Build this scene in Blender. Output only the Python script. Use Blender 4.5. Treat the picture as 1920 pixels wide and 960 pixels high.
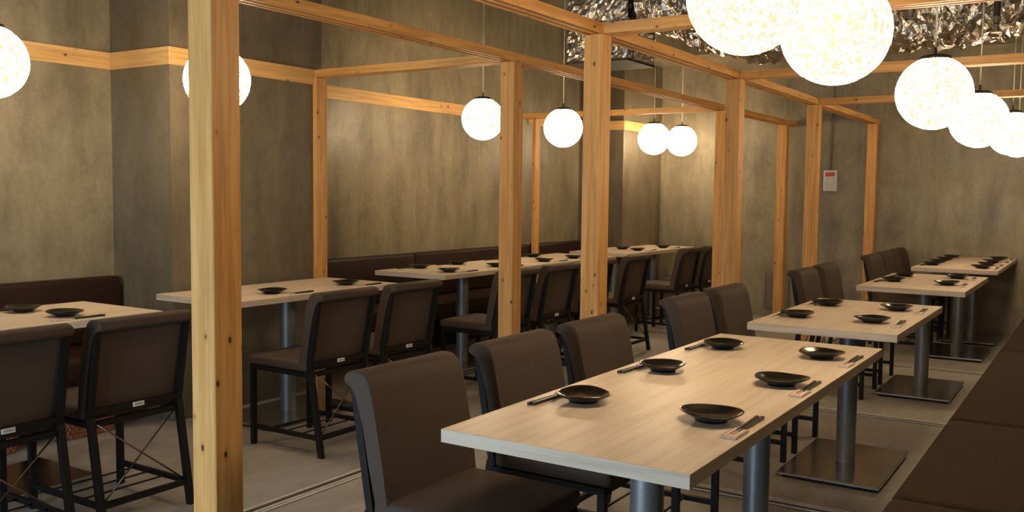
import bpy, bmesh, math, random
from mathutils import Vector, Matrix, noise

for o in list(bpy.data.objects):
    bpy.data.objects.remove(o, do_unlink=True)
SC = bpy.context.scene
COL = SC.collection
PI = math.pi
rnd = random.Random(7)

# ------------------------------------------------------------------ camera
F_PX, YAW, PITCH, ROLL, CAM_H = 1731.55, math.radians(32.856), math.radians(3.876), math.radians(-0.631), 1.268
cy_, sy_, cp_, sp_ = math.cos(YAW), math.sin(YAW), math.cos(PITCH), math.sin(PITCH)
fwd = Vector((-sy_*cp_, cy_*cp_, -sp_))
right = Vector((cy_, sy_, 0))
down = fwd.cross(right)
r2 = math.cos(ROLL)*right + math.sin(ROLL)*down
d2 = -math.sin(ROLL)*right + math.cos(ROLL)*down
cam_data = bpy.data.cameras.new('camera')
cam_data.sensor_width = 36.0
cam_data.lens = F_PX/1920*36.0
cam_data.clip_start = 0.05
cam = bpy.data.objects.new('camera', cam_data)
COL.objects.link(cam)
cam.matrix_world = Matrix(((r2.x, -d2.x, -fwd.x, 0), (r2.y, -d2.y, -fwd.y, 0), (r2.z, -d2.z, -fwd.z, CAM_H), (0, 0, 0, 1)))
SC.camera = cam

# ------------------------------------------------------------------ world, daylight through the open entrance, exposure
world = bpy.data.worlds.new('world')
SC.world = world
world.use_nodes = True
world.node_tree.nodes['Background'].inputs[0].default_value = (0.55, 0.68, 0.85, 1)
world.node_tree.nodes['Background'].inputs[1].default_value = 0.5
day = bpy.data.lights.new('daylight', 'AREA')
day.shape = 'RECTANGLE'
day.size, day.size_y = 1.6, 1.7
day.energy = 88
day.color = (0.64, 0.83, 1.0)
dayo = bpy.data.objects.new('daylight_at_entrance', day)
COL.objects.link(dayo)
dayo.location = (-2.3, -1.36, 0.95)
dayo.rotation_euler = (math.radians(90), 0, 0)
SC.view_settings.view_transform = 'Standard'
SC.view_settings.look = 'None'
SC.view_settings.gamma = 1
SC.view_settings.use_curve_mapping = False
SC.view_settings.exposure = 0.0
LAMP = 51.0                                   # radiance of the lit globes
LAMP_COL = (1.0, 0.735, 0.45)

# ------------------------------------------------------------------ helpers
def tag(o, label=None, cat=None, group=None, kind=None):
    if label: o['label'] = label
    if cat: o['category'] = cat
    if group: o['group'] = group
    if kind: o['kind'] = kind
    return o

def empty(name, loc=(0, 0, 0), rz=0.0):
    o = bpy.data.objects.new(name, None)
    o.empty_display_size = 0.1
    COL.objects.link(o)
    o.location = loc
    o.rotation_euler = (0, 0, rz)
    return o

def link(name, me, mat, parent=None):
    o = bpy.data.objects.new(name, me)
    COL.objects.link(o)
    if mat is not None and not me.materials:
        me.materials.append(mat)
    if parent is not None:
        o.parent = parent
    return o

def finish(bm, name, smooth=None):
    bmesh.ops.recalc_face_normals(bm, faces=bm.faces)
    me = bpy.data.meshes.new(name)
    bm.to_mesh(me)
    bm.free()
    if smooth == 'all':
        for p in me.polygons: p.use_smooth = True
    return me

def add_box(bm, lo, hi, bevel=0.0, seg=1):
    m = Matrix.Translation([(a+b)/2 for a, b in zip(lo, hi)]) @ Matrix.Diagonal([abs(b-a) for a, b in zip(lo, hi)] + [1])
    r = bmesh.ops.create_cube(bm, size=1.0, matrix=m)
    if bevel > 0:
        es = list({e for v in r['verts'] for e in v.link_edges})
        bmesh.ops.bevel(bm, geom=es, offset=bevel, segments=seg, affect='EDGES', profile=0.5)

def box(name, lo, hi, mat, parent=None, bevel=0.0, seg=1, smooth=None):
    bm = bmesh.new()
    add_box(bm, lo, hi, bevel, seg)
    me = finish(bm, name, smooth)
    return link(name, me, mat, parent)

def add_bar(bm, a, b, w, h=None, up=(0, 0, 1)):
    """square bar from a to b"""
    a, b = Vector(a), Vector(b)
    h = h or w
    d = (b-a).normalized()
    u = Vector(up)
    if abs(d.dot(u)) > 0.95: u = Vector((1, 0, 0))
    s = d.cross(u).normalized()
    t = s.cross(d).normalized()
    vs = []
    for p in (a, b):
        for i, j in ((-1, -1), (1, -1), (1, 1), (-1, 1)):
            vs.append(bm.verts.new(p + s*(i*w/2) + t*(j*h/2)))
    for q in ((0, 1, 2, 3), (7, 6, 5, 4), (0, 4, 5, 1), (1, 5, 6, 2), (2, 6, 7, 3), (3, 7, 4, 0)):
        bm.faces.new([vs[k] for k in q])

def add_tube(bm, a, b, r, n=8, r2=None):
    a, b = Vector(a), Vector(b)
    d = b-a
    rot = d.to_track_quat('Z', 'Y').to_matrix().to_4x4()
    m = Matrix.Translation((a+b)/2) @ rot
    bmesh.ops.create_cone(bm, cap_ends=True, segments=n, radius1=r, radius2=r if r2 is None else r2, depth=d.length, matrix=m)

def add_lathe(bm, prof, n=24, rf=None, zf=None):
    rings = []
    for r, z in prof:
        ring = []
        for k in range(n):
            t = 2*PI*k/n
            rr = r*(rf(t, r) if rf else 1)
            zz = z + (zf(t, r) if zf else 0)
            ring.append(bm.verts.new((rr*math.cos(t), rr*math.sin(t), zz)))
        rings.append(ring)
    for a, b in zip(rings, rings[1:]):
        for k in range(n):
            bm.faces.new((a[k], a[(k+1) % n], b[(k+1) % n], b[k]))
    return rings

def add_prism(bm, pts, axis, a, b):
    """extrude a closed 2-D profile along an axis; pts are in the two other axes in order"""
    def P(p, t):
        q = list(p)
        q.insert('xyz'.index(axis), t)
        return q
    v0 = [bm.verts.new(P(p, a)) for p in pts]
    v1 = [bm.verts.new(P(p, b)) for p in pts]
    n = len(pts)
    for k in range(n):
        bm.faces.new((v0[k], v0[(k+1) % n], v1[(k+1) % n], v1[k]))
    bm.faces.new(v0)
    bm.faces.new(v1)

def smooth_by_angle(me, ang=40):
    for p in me.polygons: p.use_smooth = True
    bm = bmesh.new(); bm.from_mesh(me)
    for e in bm.edges:
        if len(e.link_faces) == 2 and e.calc_face_angle(0) > math.radians(ang): e.smooth = False
    bm.to_mesh(me); bm.free()
    return me

def copy_tree(o, parent=None):
    c = o.copy()
    COL.objects.link(c)
    c.parent = parent
    for ch in list(o.children):
        copy_tree(ch, c)
    return c

# ------------------------------------------------------------------ materials
class NT:
    def __init__(s, name):
        s.m = bpy.data.materials.new(name)
        s.m.use_nodes = True
        s.t = s.m.node_tree
        s.b = s.t.nodes['Principled BSDF']
    def n(s, typ, **kw):
        nd = s.t.nodes.new(typ)
        for k, v in kw.items():
            if k.startswith('i_'):
                key = k[2:].replace('_', ' ')
                nd.inputs[key].default_value = v
            else:
                setattr(nd, k, v)
        return nd
    def l(s, a, b): s.t.links.new(a, b)
    def coords(s, scale=(1, 1, 1), rand=True, kind='Object'):
        tc = s.n('ShaderNodeTexCoord')
        mp = s.n('ShaderNodeMapping')
        mp.inputs['Scale'].default_value = scale
        s.l(tc.outputs[kind], mp.inputs['Vector'])
        if rand:
            oi = s.n('ShaderNodeObjectInfo')
            mu = s.n('ShaderNodeMath', operation='MULTIPLY')
            mu.inputs[1].default_value = 37.0
            s.l(oi.outputs['Random'], mu.inputs[0])
            cb = s.n('ShaderNodeCombineXYZ')
            for k in range(3): s.l(mu.outputs[0], cb.inputs[k])
            s.l(cb.outputs[0], mp.inputs['Location'])
        return mp.outputs['Vector']
    def noise(s, vec, scale, detail=4, rough=0.55, dist=0.0):
        nd = s.n('ShaderNodeTexNoise')
        nd.inputs['Scale'].default_value = scale
        nd.inputs['Detail'].default_value = detail
        nd.inputs['Roughness'].default_value = rough
        nd.inputs['Distortion'].default_value = dist
        s.l(vec, nd.inputs['Vector'])
        return nd.outputs['Fac']
    def ramp(s, fac, stops):
        r = s.n('ShaderNodeValToRGB')
        e = r.color_ramp.elements
        while len(e) < len(stops): e.new(0.5)
        for k, (p, c) in enumerate(stops):
            e[k].position = p
            e[k].color = (c[0], c[1], c[2], 1) if not isinstance(c, (int, float)) else (c, c, c, 1)
        s.l(fac, r.inputs[0])
        return r.outputs[0]
    def mix(s, fac, a, b, mode='MIX'):
        m = s.n('ShaderNodeMix', data_type='RGBA', blend_type=mode)
        for sock, v in ((m.inputs[0], fac), (m.inputs[6], a), (m.inputs[7], b)):
            if hasattr(v, 'is_linked'): s.l(v, sock)
            elif isinstance(v, (int, float)): sock.default_value = v
            else: sock.default_value = (v[0], v[1], v[2], 1)
        return m.outputs[2]
    def bump(s, h, strength=0.3, dist=0.01):
        b = s.n('ShaderNodeBump')
        b.inputs['Strength'].default_value = strength
        b.inputs['Distance'].default_value = dist
        s.l(h, b.inputs['Height'])
        s.l(b.outputs[0], s.b.inputs['Normal'])
    def col(s, c):
        if hasattr(c, 'is_linked'): s.l(c, s.b.inputs['Base Color'])
        else: s.b.inputs['Base Color'].default_value = (c[0], c[1], c[2], 1)
    def set(s, **kw):
        for k, v in kw.items():
            s.b.inputs[k.replace('_', ' ')].default_value = v
        return s.m

def mat_concrete(name, dark, light, patch, rough=0.5, spec=0.4):
    a = NT(name)
    v = a.coords(rand=False, kind='Object')
    vs = a.coords((1.6, 1.6, 0.28), rand=False)
    big = a.ramp(a.noise(v, 1.1, 5, 0.6, 0.4), [(0.35, 0.0), (0.66, 1.0)])
    streak = a.ramp(a.noise(vs, 3.2, 5, 0.62), [(0.36, 0.0), (0.68, 1.0)])
    fine = a.noise(v, 38, 4, 0.7)
    c = a.mix(big, dark, light)
    m = a.n('ShaderNodeMath', operation='MULTIPLY'); m.inputs[1].default_value = 0.55
    a.l(streak, m.inputs[0])
    c = a.mix(m.outputs[0], c, patch)
    vd = a.coords((1.5, 1.5, 0.75), rand=False)
    drip = a.noise(vd, 4.6, 7, 0.70, 0.9)
    c = a.mix(0.6, c, a.ramp(drip, [(0.34, (0.70, 0.69, 0.66)), (0.52, (1.0, 1.0, 1.0)), (0.70, (1.22, 1.22, 1.22))]), 'MULTIPLY')
    c = a.mix(0.35, c, a.ramp(fine, [(0.3, (0.62, 0.62, 0.62)), (0.7, (1.2, 1.2, 1.2))]), 'MULTIPLY')
    a.col(c)
    h = a.mix(0.5, a.noise(v, 9, 6, 0.65, 0.6), fine)
    a.bump(h, 0.22, 0.012)
    r = a.ramp(a.noise(v, 2.3, 4), [(0.3, rough-0.1), (0.7, rough+0.12)])
    a.l(r, a.b.inputs['Roughness'])
    return a.set(Specular_IOR_Level=spec)

def mat_wood(name, axis, pale, deep, knot_col=(0.05, 0.018, 0.008), rough=0.5, knots=True, grain=1.0):
    a = NT(name)
    k = 'xyz'.index(axis)
    sc = [1.0, 1.0, 1.0]; sc[k] = 0.045
    v = a.coords(tuple(sc))
    g = a.noise(v, 55, 4, 0.6, 0.25)
    sc2 = [1.0, 1.0, 1.0]; sc2[k] = 0.08
    g2 = a.noise(a.coords(tuple(sc2)), 12, 3, 0.5, 0.9)
    c = a.mix(a.ramp(g2, [(0.3, 0.0), (0.72, 1.0)]), pale, deep)
    gm = 1-0.30*grain
    c = a.mix(0.75, c, a.ramp(g, [(0.36, (gm, gm*0.94, gm*0.86)), (0.6, (1.06, 1.05, 1.03))]), 'MULTIPLY')
    if knots:
        sk = [17.0, 17.0, 17.0]; sk[k] = 9.0
        vk = a.coords(tuple(sk))
        vo = a.n('ShaderNodeTexVoronoi', feature='F1')
        vo.inputs['Scale'].default_value = 1.0
        vo.inputs['Randomness'].default_value = 1.0
        a.l(vk, vo.inputs['Vector'])
        core = a.ramp(vo.outputs['Distance'], [(0.065, 1.0), (0.10, 0.0)])
        halo = a.ramp(vo.outputs['Distance'], [(0.06, 0.45), (0.22, 0.0)])
        c = a.mix(halo, c, (deep[0]*0.6, deep[1]*0.5, deep[2]*0.4))
        c = a.mix(core, c, knot_col)
    a.col(c)
    a.bump(g, 0.10, 0.004)
    return a.set(Roughness=rough, Specular_IOR_Level=0.35)

PALE, DEEP = (0.74, 0.425, 0.155), (0.63, 0.315, 0.085)
M = {}
M['wall'] = mat_concrete('mortar_wall', (0.140, 0.120, 0.078), (0.290, 0.248, 0.165), (0.40, 0.345, 0.232), 0.46, 0.45)
M['pillar'] = mat_concrete('concrete_pillar', (0.092, 0.075, 0.048), (0.168, 0.138, 0.089), (0.225, 0.186, 0.122), 0.42, 0.5)
M['ceiling'] = mat_concrete('ceiling_slab', (0.16, 0.140, 0.100), (0.21, 0.185, 0.130), (0.19, 0.165, 0.118), 0.8, 0.2)
def mat_floor():
    a = NT('floor_finish')
    v = a.coords(rand=False)
    vx = a.coords((2.2, 0.5, 1), rand=False)
    big = a.ramp(a.noise(v, 1.7, 5, 0.6, 0.5), [(0.32, 0.0), (0.7, 1.0)])
    fib = a.noise(vx, 9, 6, 0.68, 0.3)
    c = a.mix(big, (0.36, 0.337, 0.308), (0.50, 0.472, 0.435))
    c = a.mix(0.55, c, a.ramp(fib, [(0.3, (0.68, 0.66, 0.63)), (0.68, (1.12, 1.12, 1.12))]), 'MULTIPLY')
    fine = a.noise(v, 90, 3, 0.7)
    c = a.mix(0.25, c, a.ramp(fine, [(0.3, (0.7, 0.7, 0.7)), (0.7, (1.15, 1.15, 1.15))]), 'MULTIPLY')
    a.col(c)
    a.bump(a.mix(0.5, fib, fine), 0.10, 0.005)
    return a.set(Roughness=0.48, Specular_IOR_Level=0.35)
M['floor'] = mat_floor()
for ax in 'xyz':
    M['wood_'+ax] = mat_wood('pine_along_'+ax, ax, PALE, DEEP)
    M['band_'+ax] = mat_wood('pine_board_along_'+ax, ax, (0.77, 0.50, 0.205), (0.68, 0.40, 0.145))
M['table'] = mat_wood('pale_ash_laminate', 'y', (0.76, 0.66, 0.545), (0.675, 0.575, 0.46), rough=0.36, knots=False, grain=0.38)

M['tableedge'] = mat_wood('pale_ash_edge_band', 'x', (0.70, 0.595, 0.475), (0.60, 0.50, 0.385), rough=0.4, knots=False, grain=0.8)

def mat_fabric(name, c1, c2, rough=0.62, scale=420, spec=0.25):
    a = NT(name)
    v = a.coords(rand=False)
    f = a.noise(v, scale, 2, 0.6)
    g = a.noise(v, 7, 3, 0.5)
    c = a.mix(a.ramp(f, [(0.35, 0.0), (0.65, 1.0)]), c1, c2)
    c = a.mix(0.3, c, a.ramp(g, [(0.3, (0.8, 0.8, 0.8)), (0.7, (1.12, 1.12, 1.12))]), 'MULTIPLY')
    a.col(c)
    a.bump(f, 0.15, 0.002)
    return a.set(Roughness=rough, Specular_IOR_Level=spec)
M['chair'] = mat_fabric('brown_chair_vinyl', (0.066, 0.046, 0.036), (0.098, 0.070, 0.055), 0.70, 420, 0.22)
M['bench'] = mat_fabric('brown_bench_vinyl', (0.030, 0.019, 0.012), (0.055, 0.036, 0.023), 0.85, 260, 0.08)
M['wallbench'] = mat_fabric('maroon_bench_vinyl', (0.022, 0.009, 0.006), (0.034, 0.015, 0.010), 0.5, 300)

def plain(name, c, rough=0.5, metal=0.0, spec=0.5, nscale=60, var=0.12):
    a = NT(name)
    f = a.noise(a.coords(rand=False), nscale, 3, 0.6)
    a.col(a.mix(1.0, c, a.ramp(f, [(0.3, (1-var,)*3), (0.7, (1+var,)*3)]), 'MULTIPLY'))
    return a.set(Roughness=rough, Metallic=metal, Specular_IOR_Level=spec)
M['black'] = plain('black_steel', (0.010, 0.008, 0.0075), 0.5, 0.0, 0.25)
M['rod'] = plain('dark_chrome_rod', (0.20, 0.16, 0.13), 0.28, 1.0)
M['steel'] = plain('brushed_steel', (0.26, 0.27, 0.285), 0.44, 0.65, nscale=150, var=0.08)
M['plate_steel'] = plain('base_plate_steel', (0.60, 0.585, 0.56), 0.24, 1.0, nscale=90, var=0.08)
M['plate'] = plain('black_glaze', (0.0055, 0.0045, 0.0035), 0.16, 0.0, 0.45, nscale=220, var=0.4)
M['chop'] = plain('black_lacquer', (0.014, 0.012, 0.009), 0.35, 0.0, 0.5)
M['paper'] = plain('packet_paper', (0.70, 0.58, 0.48), 0.7, 0, 0.3)
M['print'] = plain('packet_red_print', (0.33, 0.13, 0.10), 0.7, 0, 0.3)
M['tagwhite'] = plain('white_tag', (0.72, 0.70, 0.68), 0.5)
M['taggrey'] = plain('tag_print_grey', (0.26, 0.25, 0.25), 0.6)
M['alarm'] = plain('white_plastic', (0.60, 0.60, 0.62), 0.45)
M['alarm2'] = plain('white_plastic_cover', (0.52, 0.52, 0.54), 0.4)
M['red'] = plain('red_label', (0.55, 0.035, 0.02), 0.5)
M['redtext'] = plain('label_lettering', (0.75, 0.30, 0.24), 0.5)
M['conduit'] = plain('grey_conduit', (0.17, 0.155, 0.125), 0.5)
M['cap'] = plain('dark_lamp_cap', (0.07, 0.06, 0.045), 0.35, 0.8)
M['cord'] = plain('clear_lamp_cord', (0.75, 0.70, 0.60), 0.4)
M['pipe'] = plain('dark_pipe', (0.055, 0.05, 0.045), 0.45, 0.5)
M['fitting'] = plain('metal_fitting', (0.45, 0.42, 0.38), 0.3, 1.0)
M['dark'] = plain('dark_panel', (0.030, 0.026, 0.020), 0.7)
M['alu'] = plain('aluminium_rail', (0.86, 0.83, 0.78), 0.36, 0.2)
M['railbase'] = plain('brown_rail_base', (0.075, 0.055, 0.036), 0.55)
M['hatch'] = plain('grey_hatch', (0.20, 0.175, 0.125), 0.6)
M['benchbase'] = plain('dark_bench_base', (0.018, 0.012, 0.010), 0.6)

def mat_foil():
    a = NT('silver_foil')
    v = a.coords(rand=False)
    f = a.noise(v, 30, 4, 0.6, 1.5)
    a.col((0.60, 0.58, 0.55))
    a.bump(f, 0.35, 0.015)
    return a.set(Metallic=1.0, Roughness=0.17)
M['foil'] = mat_foil()

def mat_globe():
    a = NT('lit_fibre_globe')
    v = a.coords()
    f = a.noise(v, 54, 2, 0.6, 1.4)
    th = a.noise(v, 16, 2, 0.6, 2.5)
    spots = a.ramp(f, [(0.475, 0.0), (0.490, 1.0)])
    lines = a.ramp(th, [(0.475, 0.0), (0.487, 1.0), (0.505, 1.0), (0.517, 0.0)])
    tint = a.ramp(f, [(0.48, (1.5, 1.20, 0.92)), (0.60, (1.20, 0.85, 0.46))])
    ad = a.n('ShaderNodeMath', operation='MAXIMUM')
    a.l(spots, ad.inputs[0]); a.l(lines, ad.inputs[1])
    sp = a.n('ShaderNodeSeparateXYZ')
    tc = a.n('ShaderNodeTexCoord')
    a.l(tc.outputs['Object'], sp.inputs[0])
    em = a.mix(ad.outputs[0], tuple(LAMP*c for c in LAMP_COL), tint)
    a.col((0.06, 0.05, 0.035))
    a.l(em, a.b.inputs['Emission Color'])
    a.b.inputs['Emission Strength'].default_value = 1.0
    return a.set(Roughness=0.8)
M['globe'] = mat_globe()

def mat_rattan():
    a = NT('red_brown_rattan')
    v = a.coords(rand=False)
    w = a.n('ShaderNodeTexChecker'); w.inputs['Scale'].default_value = 45
    a.l(v, w.inputs['Vector'])
    c = a.mix(w.outputs['Fac'], (0.20, 0.065, 0.025), (0.30, 0.11, 0.045))
    a.col(c)
    return a.set(Roughness=0.5)
M['rattan'] = mat_rattan()

# ------------------------------------------------------------------ the room
XL, XP, XR = -4.77, -4.25, 0.90      # left wall, pillar faces, right wall
YF, YB, ZC = -1.20, 9.63, 3.05       # front wall, back wall, ceiling
S = 'structure'
tag(box('floor', (XL-0.25, YF-0.25, -0.10), (XR+0.25, YB+0.25, 0.0), M['floor']), 'grey-brown floor with fine streaks', 'floor', kind=S)
tag(box('ceiling', (XL-0.25, YF-0.25, ZC), (XR+0.25, YB+0.25, ZC+0.12), M['ceiling']), 'bare grey ceiling slab', 'ceiling', kind=S)
wl = tag(box('wall_left', (XL-0.2, YF, 0), (XL, YB, ZC), M['wall']), 'mottled mortar wall with two pillars and a pine band', 'wall', kind=S)
box('pillar', (XL, 3.19, 0), (XP, 4.325, ZC), M['pillar'], wl)
box('pillar', (XL, 8.68, 0), (XP, YB, ZC), M['pillar'], wl)
tag(box('wall_back', (XL-0.2, YB, 0), (XR+0.2, YB+0.2, ZC), M['wall']), 'mottled mortar wall carrying the alarm box', 'wall', kind=S)
box('soffit', (XP, YB-0.70, 2.68), (XR, YB, ZC), M['wall'], bpy.data.objects['wall_back'])
tag(box('wall_right', (XR, YF, 0), (XR+0.2, YB, ZC), M['wall']), 'mortar wall behind the cushioned bench', 'wall', kind=S)
# front wall with an open entrance
bm = bmesh.new()
add_box(bm, (XL-0.2, YF-0.2, 0), (-3.2, YF, ZC))
add_box(bm, (-1.4, YF-0.2, 0), (XR+0.2, YF, ZC))
add_box(bm, (-3.2, YF-0.2, 1.95), (-1.4, YF, ZC))
tag(link('wall_front', finish(bm, 'wall_front'), M['wall']), 'mortar wall with the open entrance', 'wall', kind=S)
bm = bmesh.new()
for x in (-3.2, -1.44): add_box(bm, (x, YF-0.2, 0), (x+0.04, YF+0.02, 1.95))
add_box(bm, (-3.2, YF-0.2, 1.91), (-1.4, YF+0.02, 1.95))
tag(link('door_1', finish(bm, 'door_1'), M['wood_z']), 'open entrance with a pine door frame', 'door', kind=S)

# pine band around the left wall and its pillars
BZ0, BZ1, BT = 1.936, 2.030, 0.015
bands = [((XL, YF, BZ0), (XL+BT, 3.19, BZ1), 'y'),
         ((XL+BT, 3.19-BT, BZ0), (XP+BT, 3.19, BZ1), 'x'),
         ((XP, 3.19, BZ0), (XP+BT, 4.243, BZ1), 'y'),
         ((XL, 4.325, BZ0), (XL+BT, 7.55, BZ1), 'y'),
         ((XL, 7.645, BZ0), (XL+BT, 8.68, BZ1), 'y'),
         ((XL+BT, 8.68-BT, BZ0), (XP+BT, 8.68, BZ1), 'x'),
         ((XP, 8.68, BZ0), (XP+BT, YB, BZ1), 'y')]
for k, (lo, hi, ax) in enumerate(bands):
    tag(box('trim_%d' % (k+1), lo, hi, M['band_'+ax], bevel=0.001), 'flat pine band on the mortar wall', 'trim', kind=S)

# floor rails of the sliding partitions
def rail(n, x0, x1, y0, y1, along):
    t = empty('trim_%d' % n)
    tag(t, 'brown floor track with bright metal ribs for sliding partitions', 'floor track', kind=S)
    bm = bmesh.new(); add_box(bm, (x0, y0, 0), (x1, y1, 0.002))
    link('track_base', finish(bm, 'track_base'), M['railbase'], t)
    for off in (0.004, 0.050, 0.072):
        if along == 'y': box('metal_rib', (x0+off, y0, 0.002), (x0+off+0.011, y1, 0.006), M['alu'], t)
        else: box('metal_rib', (x0, y0+off, 0.002), (x1, y0+off+0.011, 0.006), M['alu'], t)
rail(11, -2.83, -2.745, -1.0, YB, 'y')
XA, XB = -1.932, -2.740             # right faces of the two frame lines
PS = 0.092                          # post side
rail(12, XA-0.09, XA-0.005, -1.0, YB, 'y')
A_Y = [1.575, 3.713, 5.542, 7.359, 9.50]
B_Y = [0.95, 4.247, 7.53, 9.269]
for k, y in enumerate(A_Y[1:4]):
    rail(13+k, XA, -0.50, y+0.003, y+0.088, 'x')

# ------------------------------------------------------------------ timber frames
BEZ0, BEZ1 = 1.983, 2.029
def grooved(a0):                     # profile (across, z) with two grooves in the underside
    w = PS
    g = 0.021; d = 0.024
    xs = [0, 0.014, 0.014, 0.014+g, 0.014+g, w-0.014-g, w-0.014-g, w-0.014, w-0.014, w]
    zs = [0, 0, d, d, 0, 0, d, d, 0, 0]
    pts = [(a0+x, BEZ0+z) for x, z in zip(xs, zs)]
    return pts + [(a0+w, BEZ1), (a0, BEZ1)]

def beam(parent, along, a0, s, e):
    bm = bmesh.new()
    if along == 'y': add_prism(bm, grooved(a0), 'y', s, e)
    else: add_prism(bm, grooved(a0), 'x', s, e)
    return link('beam', finish(bm, 'beam'), M['wood_'+along], parent)

def post(parent, x0, y0, x1, y1, z0=0.0, z1=None, gus=False):
    o = box('post', (x0, y0, z0), (x1, y1, z1 or BEZ0), M['wood_z'], parent, bevel=0.0025)
    return o

fa = empty('timber_frame', (XA-PS/2, A_Y[0], 0))
tag(fa, 'pine post-and-beam partition frame standing behind the chairs of the bench-side tables', 'wooden frame')
fb = empty('timber_frame', (XB-PS/2, B_Y[0], 0))
tag(fb, 'pine post-and-beam partition frame reaching the pine-banded pillar wall', 'wooden frame')
def rel(o, p):                       # keep world placement under an offset empty
    o.matrix_parent_inverse = Matrix.Translation(-Vector(p.location))
    return o
for y in A_Y:
    rel(post(fa, XA-PS, y, XA, y+PS), fa)
rel(beam(fa, 'y', XA-PS, YF, YB), fa)
for y in A_Y[:4]:
    rel(beam(fa, 'x', y, XA, XR), fa)
for y in B_Y:
    rel(post(fb, XB-PS, y, XB, y+PS), fb)
rel(beam(fb, 'y', XB-PS, YF, YB), fb)
rel(beam(fb, 'x', B_Y[1], XP+0.001, XB-PS), fb)
rel(beam(fb, 'x', B_Y[2], XL+0.001, XB-PS), fb)
rel(post(fb, XP+0.001, B_Y[1]-0.004, XP+0.034, B_Y[1]+PS), fb)
rel(post(fb, XL+0.112, B_Y[2]+0.02, XL+0.145, B_Y[2]+0.02+PS, 0.0), fb)

# ------------------------------------------------------------------ pendant globes
GR = 0.160
def lamp_proto():
    root = empty('pendant_lamp')
    bm = bmesh.new()
    bmesh.ops.create_uvsphere(bm, u_segments=40, v_segments=24, radius=GR)
    for v in bm.verts:
        n1 = noise.noise(v.co*28.0)*0.0012
        v.co += v.co.normalized()*n1
    link('globe_shade', finish(bm, 'globe_shade', 'all'), M['globe'], root)
    bm = bmesh.new()
    ang = [0.0, 0.14, 0.28, 0.40]
    add_lathe(bm, [(0.0001, GR+0.012)] + [((GR+0.006)*math.sin(a)+0.001, (GR+0.006)*math.cos(a)+0.005) for a in ang] + [((GR+0.001)*math.sin(0.41), (GR+0.001)*math.cos(0.41)-0.003)], 28)
    link('cap', finish(bm, 'cap', 'all'), M['cap'], root)
    bm = bmesh.new()
    add_tube(bm, (0, 0, GR+0.004), (0, 0, GR+0.040), 0.007, 10, 0.005)
    link('cord_grip', finish(bm, 'cord_grip'), M['cap'], root)
    return root
lamp0 = lamp_proto()
lamps = [  # x, y, z from the photo's globes
 (-4.067, 2.141, 1.808, 'lit globe lamp over the table beside the wall bench end and wide pillar'),
 (-3.718, 3.065, 1.809, 'lit globe lamp over the table against the wide pillar'),
 (-4.031, 5.812, 1.830, 'lit globe lamp over the joined wall-bench tables, nearer the wide pillar'),
 (-3.794, 6.627, 1.809, 'lit globe lamp over the joined wall-bench tables, nearer the corner'),
 (-3.862, 8.571, 1.830, 'lit globe lamp over the corner table, the farther from the back wall'),
 (-3.819, 9.179, 1.840, 'lit globe lamp over the corner table, the nearer to the back wall'),
 (-0.845, 2.455, 1.807, 'lit globe lamp over the long six-plate table, the lamp farther from the back wall'),
 (-0.709, 2.859, 1.761, 'lit globe lamp over the long six-plate table, the lamp nearer the back wall'),
 (-0.676, 4.464, 1.730, 'lit globe lamp over the four-plate table next to the long six-plate one'),
 (-0.660, 5.969, 1.721, 'lit globe lamp over the four-plate table next to the back-wall table'),
 (-0.629, 7.696, 1.747, 'lit globe lamp over the back-wall table, the first of its two'),
 (-0.640, 8.40, 1.760, 'lit globe lamp over the back-wall table, the closer to the wall'),
]
for k, (x, y, z, lab) in enumerate(lamps):
    o = lamp0 if k == 0 else copy_tree(lamp0)
    o.location = (x, y, z)
    o.rotation_euler = (0, 0, k*1.9)
    tag(o, lab, 'lamp', 'lit fibre globe lamps')
    bm = bmesh.new()
    add_tube(bm, (0, 0, GR+0.03), (0, 0, ZC-z-0.02), 0.0042, 8)
    link('cord', finish(bm, 'cord', 'all'), M['cord'], o)
    bm = bmesh.new()
    add_tube(bm, (0, 0, ZC-z-0.028), (0, 0, ZC-z), 0.045, 20, 0.05)
    link('ceiling_canopy', finish(bm, 'ceiling_canopy'), M['cap'], o)

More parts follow.
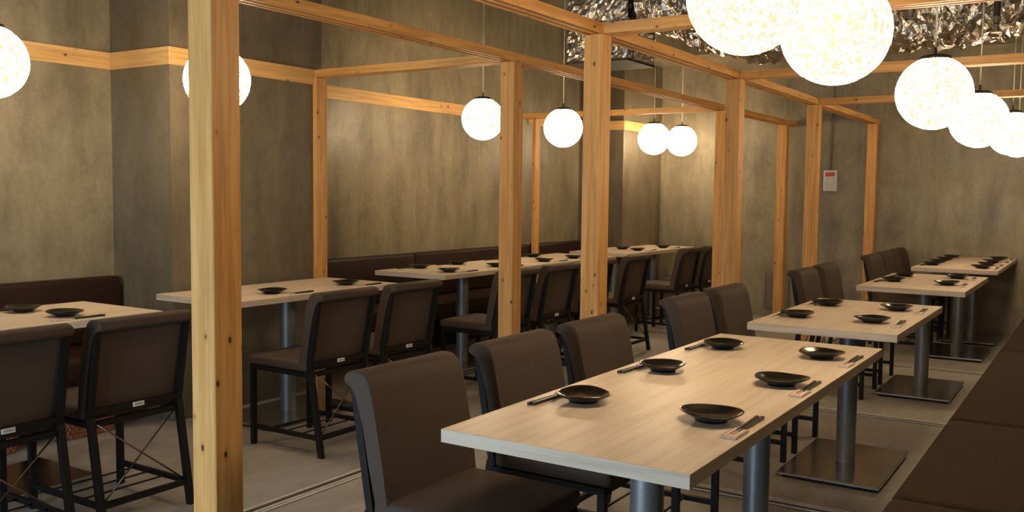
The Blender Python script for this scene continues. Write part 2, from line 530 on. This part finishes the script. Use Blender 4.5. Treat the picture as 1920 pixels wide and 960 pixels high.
# ------------------------------------------------------------------ tables
TW, TZ, TT = 0.613, 0.72, 0.031
col_me = base_me = pad_me = None
def table(xc, y0, y1, cols, label, name='dining_table'):
    t = empty(name, (xc, (y0+y1)/2, 0))
    tag(t, label, 'table', 'pale dining tables')
    L = y1-y0
    bm = bmesh.new()
    add_box(bm, (-TW/2, -L/2+0.0015, TZ-TT), (TW/2, L/2-0.0015, TZ), 0.0008)
    tp = link('tabletop', finish(bm, 'tabletop'), M['table'], t)
    for e in (-1, 1):
        ya, yb = sorted((e*(L/2-0.0015), e*L/2))
        box('edge_band', (-TW/2, ya, TZ-TT), (TW/2, yb, TZ-0.0002), M['tableedge'], tp)
    global col_me, base_me, pad_me
    if col_me is None:
        bm = bmesh.new(); add_tube(bm, (0, 0, 0.026), (0, 0, TZ-TT-0.006), 0.044, 40)
        col_me = smooth_by_angle(finish(bm, 'column')); col_me.materials.append(M['steel'])
        bm = bmesh.new(); add_box(bm, (-0.22, -0.35, 0.014), (0.22, 0.35, 0.026), 0.0015)
        base_me = finish(bm, 'base_plate'); base_me.materials.append(M['plate_steel'])
        bm = bmesh.new(); add_box(bm, (-0.16, -0.2, TZ-TT-0.006), (0.16, 0.2, TZ-TT))
        pad_me = finish(bm, 'mounting_plate'); pad_me.materials.append(M['black'])
    for cy in cols:
        d = cy-(y0+y1)/2
        for nm, me in (('column', col_me), ('base_plate', base_me), ('mounting_plate', pad_me)):
            o = link(nm, me, None, t); o.location = (0, d, 0)
        for sx in (-0.19, 0.19):
            for sy in (-0.31, 0.31):
                bm = bmesh.new(); add_tube(bm, (sx, d+sy, 0), (sx, d+sy, 0.014), 0.015, 10)
                link('foot_pad', finish(bm, 'foot_pad'), M['black'], t)
    return t
XT = -0.988
table(XT+0.012, 1.690, 3.526, [2.17, 3.07], 'long pale table with six plates beside the bench cushions')
table(XT-0.008, 3.909, 5.10, [4.46], 'pale four-plate table next to the long six-plate table')
table(XT-0.008, 5.967, 7.20, [6.53], 'pale four-plate table next to the eight-plate table by the back wall')
table(XT-0.010, 7.86, 9.62, [8.25, 9.2], 'pale table with eight plates against the back wall')
table(-3.885, 1.40, 2.634, [2.0], 'pale table in front of the wall bench that ends at the wide pillar')
table(-3.885, 3.045, 4.30, [3.68], 'pale table pushed up to the wide pillar, no bench behind it')
table(-3.990, 4.888, 6.155, [5.51], 'pale joined wall-bench table, of its pair the one nearer the wide pillar')
table(-3.990, 6.158, 7.42, [6.77], 'pale joined wall-bench table, of its pair the one nearer the corner')
table(-4.035, 7.74, 9.36, [8.08, 8.98], 'pale table in the corner beside the narrow pillar')

# ------------------------------------------------------------------ chairs
def chair_proto():
    c = empty('dining_chair')
    W = 0.205
    # seat
    bm = bmesh.new()
    add_box(bm, (-0.165, -W, 0.402), (0.245, W, 0.452), 0.016, 3)
    bmesh.ops.subdivide_edges(bm, edges=[e for e in bm.edges if e.calc_length() > 0.25], cuts=7, use_grid_fill=True)
    for v in bm.verts:
        if v.co.z > 0.43:
            f = max(0, 1-(v.co.y/W)**2)*max(0, 1-((v.co.x-0.04)/0.21)**2)
            v.co.z += 0.012*f
    link('seat', smooth_by_angle(finish(bm, 'seat'), 50), M['chair'], c)
    # backrest: reclined pad with a top rolled over backwards
    prof = [(-0.110, 0.432), (-0.128, 0.54), (-0.150, 0.65), (-0.168, 0.735), (-0.174, 0.758), (-0.184, 0.776), (-0.200, 0.787), (-0.222, 0.791),
            (-0.246, 0.789), (-0.262, 0.781), (-0.269, 0.769), (-0.267, 0.757), (-0.257, 0.749), (-0.238, 0.744), (-0.217, 0.735),
            (-0.199, 0.65), (-0.177, 0.54), (-0.157, 0.432)]
    bm = bmesh.new()
    add_prism(bm, prof, 'y', -W, W)
    caps = [e for e in bm.edges if abs(e.verts[0].co.y-e.verts[1].co.y) < 1e-6]
    bmesh.ops.bevel(bm, geom=caps, offset=0.009, segments=3, affect='EDGES', profile=0.5, clamp_overlap=True)
    link('backrest', smooth_by_angle(finish(bm, 'backrest'), 55), M['chair'], c)
    # upright bars behind the pad, rear legs
    for s in (-1, 1):
        bm = bmesh.new()
        y = s*(W-0.012)
        add_bar(bm, (-0.172, y, 0.405), (-0.231, y, 0.748), 0.022, 0.024)
        link('back_upright', finish(bm, 'back_upright'), M['black'], c)
        bm = bmesh.new()
        add_bar(bm, (-0.178, y, 0.420), (-0.248, y, 0.0), 0.024, 0.026)
        for v in bm.verts:
            if v.co.z < 0.1:
                v.co.z = 0.0
        link('leg', finish(bm, 'leg'), M['black'], c)
        bm = bmesh.new()
        add_box(bm, (0.205, y-0.012, 0), (0.229, y+0.012, 0.402))
        link('leg', finish(bm, 'leg'), M['black'], c)
        bm = bmesh.new()
        add_bar(bm, (-0.180, y, 0.391), (0.229, y, 0.391), 0.020, 0.022)
        link('seat_rail', finish(bm, 'seat_rail'), M['black'], c)
        bm = bmesh.new()
        add_bar(bm, (-0.232, y, 0.092), (0.217, y, 0.092), 0.018, 0.020)
        link('stretcher', finish(bm, 'stretcher'), M['black'], c)
    for x in (-0.178, 0.217):
        bm = bmesh.new(); add_bar(bm, (x, -W+0.024, 0.391), (x, W-0.024, 0.391), 0.020, 0.022)
        link('seat_rail', finish(bm, 'seat_rail'), M['black'], c)
    bm = bmesh.new(); add_bar(bm, (-0.232, -W+0.02, 0.092), (-0.232, W-0.02, 0.092), 0.018, 0.022)
    link('stretcher', finish(bm, 'stretcher'), M['black'], c)
    bm = bmesh.new(); add_bar(bm, (-0.186, -W+0.02, 0.440), (-0.186, W-0.02, 0.440), 0.012, 0.026)
    rl = link('back_rail', finish(bm, 'back_rail'), M['black'], c)
    bm = bmesh.new(); add_box(bm, (-0.1955, -0.024, 0.431), (-0.192, 0.024, 0.449))
    tg = link('name_tag', finish(bm, 'name_tag'), M['tagwhite'], c); tag(tg, 'small white tag')
    bm = bmesh.new()
    for k in range(6): add_box(bm, (-0.1962, -0.017+k*0.006, 0.4365), (-0.1955, -0.0135+k*0.006, 0.4435))
    link('tag_print', finish(bm, 'tag_print'), M['taggrey'], tg)
    for s in (-1, 1):
        bm = bmesh.new(); add_tube(bm, (-0.233+0.003*s, s*(W-0.03), 0.105), (-0.190+0.003*s, -s*(W-0.03), 0.392), 0.0034, 8)
        link('brace_rod', finish(bm, 'brace_rod', 'all'), M['rod'], c)
    for x in (-0.10, 0.0, 0.10):
        bm = bmesh.new(); add_tube(bm, (x, -W+0.02, 0.094), (x, W-0.02, 0.094), 0.004, 8)
        link('shelf_rod', finish(bm, 'shelf_rod', 'all'), M['black'], c)
    return c
chair0 = chair_proto()
used = []
def chair(x, y, rz, lab, group):
    o = chair0 if not used else copy_tree(chair0)
    used.append(1)
    o.location = (x, y, 0)
    o.rotation_euler = (0, 0, rz)
    tag(o, lab, 'chair', group)
T1, T2, T3, T4 = 'long six-plate table', 'four-plate table beside the long table', 'four-plate table beside back-wall table', 'the back-wall table'
CB = 'brown chair at '
GRC, GLC = 'brown chairs facing the bench cushions', 'brown chairs facing the pillar wall'
for y, p in ((2.02, ', end farthest from the back wall'), (2.595, ', the middle one'), (3.155, ', end nearest the back wall')):
    chair(-1.44, y, 0, CB+T1+p, GRC)
for y, p in ((4.165, ', farther from the back wall'), (4.735, ', closer to the back wall')):
    chair(-1.475, y, 0, CB+T2+p, GRC)
for y, p in ((6.20, ', farther from that wall'), (6.765, ', closer to that wall')):
    chair(-1.475, y, 0, CB+T3+p, GRC)
for y, p in ((8.17, ', farthest from the wall'), (8.74, ', the middle one'), (9.33, ', closest to the wall')):
    chair(-1.45, y, 0, CB+T4+p, GRC)
for x, y, p in ((-3.32, 1.68, 'the table by the wall bench end, away from the wide pillar'), (-3.32, 2.185, 'the table by the wall bench end, towards the wide pillar'),
             (-3.345, 3.335, 'the table against the wide pillar, farther from the back wall'), (-3.345, 3.865, 'the table against the wide pillar, closer to the back wall'),
             (-3.36, 4.93, 'joined wall-bench tables, first from the wide pillar'), (-3.36, 5.48, 'joined wall-bench tables, second from the wide pillar'),
             (-3.37, 6.06, 'joined wall-bench tables, third from the wide pillar'), (-3.37, 6.72, 'joined wall-bench tables, fourth from the wide pillar'),
             (-3.43, 7.98, 'the corner table, farther from the back wall'), (-3.43, 8.55, 'the corner table, closer to the back wall')):
    chair(x, y, PI, CB+p, GLC)

# ------------------------------------------------------------------ benches
def bench(y0, y1, lab, grp):
    b = empty('bench_section', (-0.487, (y0+y1)/2, 0)); tag(b, lab, 'bench', grp)
    L = (y1-y0)/2-0.002
    box('base', (0.05, -L, 0), (0.62, L, 0.32), M['benchbase'], b)
    bm = bmesh.new()
    add_box(bm, (0.0, -L, 0.32), (0.55, L, 0.43), 0.030, 4)
    link('seat_cushion', smooth_by_angle(finish(bm, 'seat_cushion'), 60), M['bench'], b)
    bm = bmesh.new()
    add_box(bm, (0.55, -L, 0.32), (0.63, L, 0.80), 0.022, 3)
    link('backrest', smooth_by_angle(finish(bm, 'backrest'), 60), M['bench'], b)
GB = 'bench cushion sections along the six-plate and eight-plate tables'
bench(0.75, 2.735, 'brown cushioned bench section beside the free end of the long six-plate table', GB)
bench(2.735, 3.84, 'short brown cushioned bench section beside the wall-ward end of the long table', GB)
bench(3.84, 5.767, 'brown cushioned bench section beside the four-plate table next to the long table', GB)
bench(5.767, 7.70, 'brown cushioned bench section beside the four-plate table next to back-wall table', GB)
bench(7.70, YB-0.01, 'brown cushioned bench section ending at the back wall', GB)

def wall_bench(y0, y1, lab):
    b = empty('banquette', (XL, (y0+y1)/2, 0)); tag(b, lab, 'bench', 'maroon wall bench sections')
    L = (y1-y0)/2-0.003
    box('base', (0.01, -L, 0), (0.18, L, 0.30), M['benchbase'], b)
    bm = bmesh.new(); add_box(bm, (0.01, -L, 0.30), (0.50, L, 0.42), 0.02, 3)
    link('seat_cushion', smooth_by_angle(finish(bm, 'seat_cushion'), 60), M['wallbench'], b)
    bm = bmesh.new(); add_box(bm, (0.01, -L, 0.42), (0.11, L, 0.780), 0.022, 3)
    link('backrest', smooth_by_angle(finish(bm, 'backrest'), 60), M['wallbench'], b)
wall_bench(1.15, 3.165, 'dark maroon wall bench ending beside the wide concrete pillar')
wall_bench(4.335, 5.79, 'dark maroon wall bench section just past the wide pillar')
wall_bench(5.79, 7.545, 'dark maroon wall bench section before the slim pine wall post')
wall_bench(7.65, 8.66, 'dark maroon wall bench section between slim pine post and narrow pillar')

# ------------------------------------------------------------------ plates and chopsticks
plate_me = []
for k in range(4):
    ph = k*1.7
    def rf(t, r, ph=ph): return 1+(0.045*math.cos(3*t+ph)+0.035*math.cos(2*t-ph)+0.012*math.cos(5*t))*min(1, r/0.07)
    def zf(t, r, ph=ph): return (0.0013*math.cos(2*t+ph)+0.0008*math.cos(3*t))*max(0, min(1, (r-0.04)/0.03))
    bm = bmesh.new()
    prof = [(0.0001, 0.004), (0.032, 0.004), (0.033, 0.0), (0.039, 0.0), (0.041, 0.006), (0.056, 0.0125), (0.070, 0.0195), (0.0755, 0.0222), (0.0765, 0.0238),
            (0.0750, 0.0250), (0.070, 0.0232), (0.058, 0.0170), (0.042, 0.0118), (0.020, 0.0100), (0.0001, 0.0095)]
    add_lathe(bm, prof, 40, rf, zf)
    bmesh.ops.remove_doubles(bm, verts=bm.verts, dist=1e-5)
    me = finish(bm, 'plate', 'all'); me.materials.append(M['plate'])
    plate_me.append(me)
pk = [0]
def plate(x, y, where):
    o = link('plate', plate_me[pk[0] % 4], None)
    pk[0] += 1
    o.location = (x, y, TZ)
    o.rotation_euler = (0, 0, rnd.uniform(0, 6.28))
    tag(o, 'black plate on '+where, 'plate', 'black plates laid on the tables')

def chop_proto():
    c = empty('chopstick_set')
    for k, x in enumerate((-0.0055, 0.0055)):
        bm = bmesh.new()
        d = 0.004 if k else 0.0
        add_bar(bm, (x*0.6, 0.012, 0.0028), (x*1.15, 0.228+d, 0.0044), 0.0078, 0.0078)
        for v in bm.verts:
            if v.co.y < 0.1:
                v.co.x = x*0.6+(v.co.x-x*0.6)*0.55
                v.co.z = 0.0028+(v.co.z-0.0028)*0.55
        link('chopstick', finish(bm, 'chopstick'), M['chop'], c)
    bm = bmesh.new()
    add_box(bm, (-0.019, 0.0, 0.0), (0.019, 0.088, 0.0056), 0.001)
    s = link('paper_sleeve', finish(bm, 'paper_sleeve'), M['paper'], c)
    tag(s, 'folded paper sleeve with red border print')
    bm = bmesh.new()
    z0, z1 = 0.0056, 0.0058
    for lo, hi in (((-0.0175, 0.002), (-0.0155, 0.086)), ((0.0155, 0.002), (0.0175, 0.086)), ((-0.0175, 0.002), (0.0175, 0.0045)),
                   ((-0.008, 0.030), (-0.003, 0.062)), ((0.001, 0.026), (0.005, 0.050)), ((-0.010, 0.018), (0.008, 0.022))):
        add_box(bm, (*lo, z0), (*hi, z1))
    link('sleeve_print', finish(bm, 'sleeve_print'), M['print'], s)
    return c
chop0 = chop_proto()
cu = []
def chop(x, y, flip, where):
    """y is the sleeve end"""
    o = chop0 if not cu else copy_tree(chop0)
    cu.append(1)
    o.location = (x, y, TZ)
    o.rotation_euler = (0, 0, (PI if flip else 0)+rnd.uniform(-0.03, 0.03))
    tag(o, 'sleeved chopsticks on '+where, 'chopsticks', 'chopstick sets on the tables')
BS, CS = ', bench side', ', chair side'
FAR, MID, NEAR = ', far end from back wall', ', middle', ', end nearest back wall'
for y, p in ((2.138, FAR), (2.661, MID), (3.188, NEAR)):
    plate(-1.15, y, T1+CS+p); chop(-1.233, y+0.107, True, T1+CS+p)
for x, y, p in ((-0.795, 2.135, FAR), (-0.783, 2.663, MID), (-0.803, 3.194, NEAR)):
    plate(x, y, T1+BS+p); chop(-0.700, y-0.145, False, T1+BS+p)
T2s, T3s = 'four-plate table beside the long one', 'four-plate table beside the back-wall one'
FA2, NE2 = ', away from back wall', ', towards back wall'
for x, y, p in ((-1.178, 4.235, FA2), (-1.179, 4.778, NE2)):
    plate(x, y, T2s+CS+p); chop(-1.255, y-0.135, False, T2s+CS+p)
for x, y, p in ((-0.856, 4.249, FA2), (-0.850, 4.784, NE2)):
    plate(x, y, T2s+BS+p); chop(-0.738, y-0.13, False, T2s+BS+p)
for x, y, p in ((-1.172, 6.43, FA2), (-1.183, 6.905, NE2)):
    plate(x, y, T3s+CS+p); chop(-1.250, y+0.09, True, T3s+CS+p)
for x, y, p in ((-0.845, 6.385, FA2), (-0.857, 6.95, NE2)):
    plate(x, y, T3s+BS+p); chop(-0.755, y-0.125, False, T3s+BS+p)
N4 = (', fourth from the wall', ', third from the wall', ', second from the wall', ', nearest the wall')
for y, p in zip((8.22, 8.58, 9.00, 9.36), N4):
    plate(-1.205, y, T4+CS+p); chop(-1.268, y+0.09, True, T4+CS+p)
for y, p in zip((8.10, 8.46, 8.91, 9.37), N4):
    plate(-0.826, y, T4+BS+p); chop(-0.725, y-0.125, False, T4+BS+p)
L1, L2 = 'the table by the wall bench end', 'the table against the wide pillar'
plate(-3.76, 2.277, L1+CS); chop(-3.634, 2.145, False, L1+CS)
plate(-4.035, 2.249, L1+', bench side'); chop(-4.13, 2.36, True, L1+', bench side')
plate(-3.745, 3.436, L2+FA2); chop(-3.640, 3.395, False, L2+FA2)
plate(-3.763, 4.025, L2+NE2); chop(-3.650, 3.965, False, L2+NE2)
J = 'joined wall-bench tables'
N3 = (', first from wide pillar', ', second from wide pillar', ', third from wide pillar', ', fourth from wide pillar')
for y, p in zip((5.135, 5.73, 6.414, 6.904), N3):
    plate(-3.835, y, J+CS+p); chop(-3.735, y-0.03, False, J+CS+p)
for y, p in zip((5.256, 5.713, 6.36, 6.82), N3):
    plate(-4.19, y, J+', wall side'+p); chop(-4.255, y+0.06, True, J+', wall side'+p)
plate(-3.89, 8.297, 'the corner table, chair side'+FA2); chop(-3.78, 8.27, False, 'the corner table, chair side'+FA2)
plate(-3.89, 8.92, 'the corner table, chair side'+NE2); chop(-3.78, 8.87, False, 'the corner table, chair side'+NE2)
plate(-4.10, 8.40, 'the corner table, wall side'); chop(-4.26, 8.28, True, 'the corner table, wall side')

# ------------------------------------------------------------------ foil-wrapped duct and unit under the ceiling
def smoothstep(a, b, x):
    t = max(0, min(1, (x-a)/(b-a)))
    return t*t*(3-2*t)
def crinkle(p, amp):
    q = Vector(p)
    w = q+0.05*noise.noise_vector(q*6.0)
    a = abs(noise.noise(w*6.0))+0.6*abs(noise.noise(w*13.0+Vector((3, 1, 7))))+0.45*abs(noise.noise(w*27.0))
    return (a-0.4)*amp
bm = bmesh.new()
keys = [(-3.27, 2.64), (-3.05, 2.57), (-2.75, 2.43), (-2.42, 2.335), (-1.6, 2.325), (-0.92, 2.33), (-0.70, 2.375), (-0.45, 2.46), (0.0, 2.48), (0.89, 2.48)]
def zbot(x):
    for (a, za), (b, zb) in zip(keys, keys[1:]):
        if a <= x <= b:
            return za+(zb-za)*smoothstep(a, b, x)
    return keys[-1][1]
nx, nt = 170, 30
rows = []
for i in range(nx+1):
    x0 = -3.27+(0.89+3.27)*i/nx
    row = []
    for j in range(nt+1):
        x = x0+(rnd.uniform(-0.010, 0.010) if 0 < i < nx else 0)
        zb = zbot(min(0.89, max(-3.27, x)))
        t = PI*min(1, max(0, (j+rnd.uniform(-0.38, 0.38))/nt))  # front top -> bottom -> back top
        c, s_ = math.cos(t), math.sin(t)
        yy = 7.17-0.36*math.copysign(abs(c)**0.6, c)
        zz = ZC-(ZC-zb)*abs(s_)**0.55
        k = (crinkle((x*0.6, yy, zz), 0.07)+rnd.uniform(-0.013, 0.013))*smoothstep(0, 0.15, s_)
        row.append(bm.verts.new((x, yy-0.8*k*(1 if c > 0 else -1)*abs(c), zz-k*s_)))
    rows.append(row)
for i, (a, b) in enumerate(zip(rows, rows[1:])):
    for j in range(nt):
        if rnd.random() < 0.5:
            bm.faces.new((a[j], a[j+1], b[j+1])); bm.faces.new((a[j], b[j+1], b[j]))
        else:
            bm.faces.new((a[j], a[j+1], b[j])); bm.faces.new((a[j+1], b[j+1], b[j]))
duct = link('foil_duct', finish(bm, 'foil_duct'), M['foil'])
tag(duct, 'crinkled silver foil wrapped duct slung under the ceiling', 'duct')
unit = empty('duct_box', (-3.60, 7.08, 2.35))
tag(unit, 'foil-wrapped ceiling box with a dark flat underside at the duct end', 'duct box')
box('underside', (-0.285, -0.27, 0.0), (0.285, 0.27, 0.02), M['dark'], unit)
bm = bmesh.new()
n = 24
def wall_grid(p0, p1, nrm):
    g = []
    for i in range(n+1):
        r = []
        for j in range(27):
            b = Vector(p0).lerp(Vector(p1), i/n)
            z = 0.02+(ZC-2.35-0.02)*j/26
            edge = min(1, i/2, (n-i)/2, j/1.5)
            k = (crinkle((b.x*0.7+5, b.y, z), 0.06)+rnd.uniform(-0.012, 0.012))*edge
            r.append(bm.verts.new((b.x+nrm[0]*k, b.y+nrm[1]*k, z)))
        g.append(r)
    for a, b in zip(g, g[1:]):
        for j in range(26):
            bm.faces.new((a[j], b[j], b[j+1])); bm.faces.new((a[j], b[j+1], a[j+1]))
cs = [(-0.28, -0.265, 0), (0.28, -0.265, 0), (0.28, 0.265, 0), (-0.28, 0.265, 0)]
for k, nr in enumerate(((0, -1), (1, 0), (0, 1), (-1, 0))):
    wall_grid(cs[k], cs[(k+1) % 4], nr)
bmesh.ops.remove_doubles(bm, verts=bm.verts, dist=1e-4)
link('foil_wrap', finish(bm, 'foil_wrap'), M['foil'], unit)
for x in (-0.30, 0.30):
    bm = bmesh.new(); add_tube(bm, (x, -0.2, 0.0), (x, -0.2, ZC-2.35), 0.006, 8)
    link('hanger_rod', finish(bm, 'hanger_rod'), M['pipe'], unit)

pp = empty('drop_pipe', (-0.655, 6.62, 2.315)); tag(pp, 'dark pipe dropping from the ceiling in front of the foil duct', 'pipe')
bm = bmesh.new(); add_tube(bm, (0, 0, 0.05), (0, 0, ZC-2.315), 0.020, 16)
link('pipe', smooth_by_angle(finish(bm, 'pipe')), M['pipe'], pp)
bm = bmesh.new(); add_tube(bm, (0, 0, 0.06), (0, 0, 0.10), 0.027, 16); add_tube(bm, (0, 0, 0.0), (0, 0, 0.012), 0.032, 16); add_tube(bm, (0, 0, 0.012), (0, 0, 0.06), 0.015, 12)
link('fitting', smooth_by_angle(finish(bm, 'fitting')), M['fitting'], pp)

# ------------------------------------------------------------------ back-wall fittings
al = empty('alarm_box', (-2.385, YB, 1.43)); tag(al, 'small white wall box with a red label on the back wall', 'alarm box')
box('housing', (-0.066, -0.045, -0.105), (0.066, -0.001, 0.105), M['alarm'], al, 0.004, 2)
box('cover', (-0.046, -0.050, -0.088), (0.046, -0.045, 0.030), M['alarm2'], al, 0.002)
lb = box('red_label', (-0.046, -0.047, 0.044), (0.046, -0.045, 0.086), M['red'], al); tag(lb, 'red label with a line of small lettering')
bm = bmesh.new()
for k in range(9):
    x = -0.037+k*0.0083
    add_box(bm, (x, -0.0476, 0.066), (x+0.0016, -0.047, 0.078)); add_box(bm, (x, -0.0476, 0.076-(k % 3)*0.003), (x+0.0058, -0.047, 0.0775-(k % 3)*0.003))
    add_box(bm, (x+0.004, -0.0476, 0.066+(k % 2)*0.003), (x+0.0055, -0.047, 0.074))
link('lettering', finish(bm, 'lettering'), M['redtext'], lb)
cd = empty('conduit', (-2.385, YB-0.012, 1.535)); tag(cd, 'thin grey conduit running up the back wall from the alarm box', 'conduit')
bm = bmesh.new(); add_tube(bm, (0, 0, 0), (0, 0, ZC-1.535), 0.009, 10)
link('tube', finish(bm, 'tube', 'all'), M['conduit'], cd)
for z in (0.28, 0.75):
    box('clip', (-0.016, -0.011, z), (0.016, 0.011, z+0.014), M['conduit'], cd)
ht = empty('wall_hatch', (-2.90, YB, 0.275)); tag(ht, 'grey access hatch low on the back wall', 'hatch')
box('panel', (-0.115, -0.008, -0.175), (0.115, -0.001, 0.175), M['hatch'], ht, 0.002)
for lo, hi in (((-0.125, -0.012, -0.185), (-0.113, -0.001, 0.185)), ((0.113, -0.012, -0.185), (0.125, -0.001, 0.185)), ((-0.113, -0.012, 0.173), (0.113, -0.001, 0.185)), ((-0.113, -0.012, -0.185), (0.113, -0.001, -0.173))):
    box('frame_bar', lo, hi, M['conduit'], ht)

# ------------------------------------------------------------------ rattan baskets under the wall bench
def basket(y, lab):
    b = empty('luggage_basket', (-4.455, y, 0)); tag(b, lab, 'basket', 'rattan luggage baskets')
    bm = bmesh.new()
    hx, hy, h = 0.122, 0.175, 0.24
    per = []
    n = 72
    for k in range(n):
        t = 2*PI*k/n
        c, s = math.cos(t), math.sin(t)
        per.append((hx*math.copysign(abs(c)**0.35, c), hy*math.copysign(abs(s)**0.35, s)))
    for r in range(12):                # woven strips going in and out
        z0, z1 = 0.012+r*0.018, 0.012+r*0.018+0.016
        ring = []
        for k, (x, y2) in enumerate(per):
            f = 1+0.02*(1 if (k+r) % 2 else -1)
            g = 0.9+0.1*r/11
            ring.append([bm.verts.new((x*f*g, y2*f*g, z0)), bm.verts.new((x*f*g, y2*f*g, z1))])
        for k in range(n):
            a, c = ring[k], ring[(k+1) % n]
            bm.faces.new((a[0], c[0], c[1], a[1]))
    link('weave', finish(bm, 'weave'), M['rattan'], b)
    bm = bmesh.new()
    for k in range(n):
        a, c = per[k], per[(k+1) % n]
        add_bar(bm, (a[0], a[1], 0.232), (c[0], c[1], 0.232), 0.016)
    link('rim', finish(bm, 'rim'), M['rattan'], b)
    bm = bmesh.new()
    f0 = bm.faces.new([bm.verts.new((x*0.9, y2*0.9, 0.004)) for x, y2 in per])
    ext = bmesh.ops.extrude_face_region(bm, geom=[f0])
    bmesh.ops.translate(bm, verts=[g for g in ext['geom'] if isinstance(g, bmesh.types.BMVert)], vec=(0, 0, 0.008))
    link('bottom', finish(bm, 'bottom'), M['rattan'], b)
basket(2.75, 'red-brown rattan basket under the wall bench end, nearer the wide pillar')
basket(2.24, 'red-brown rattan basket under the wall bench end, farther from the wide pillar')
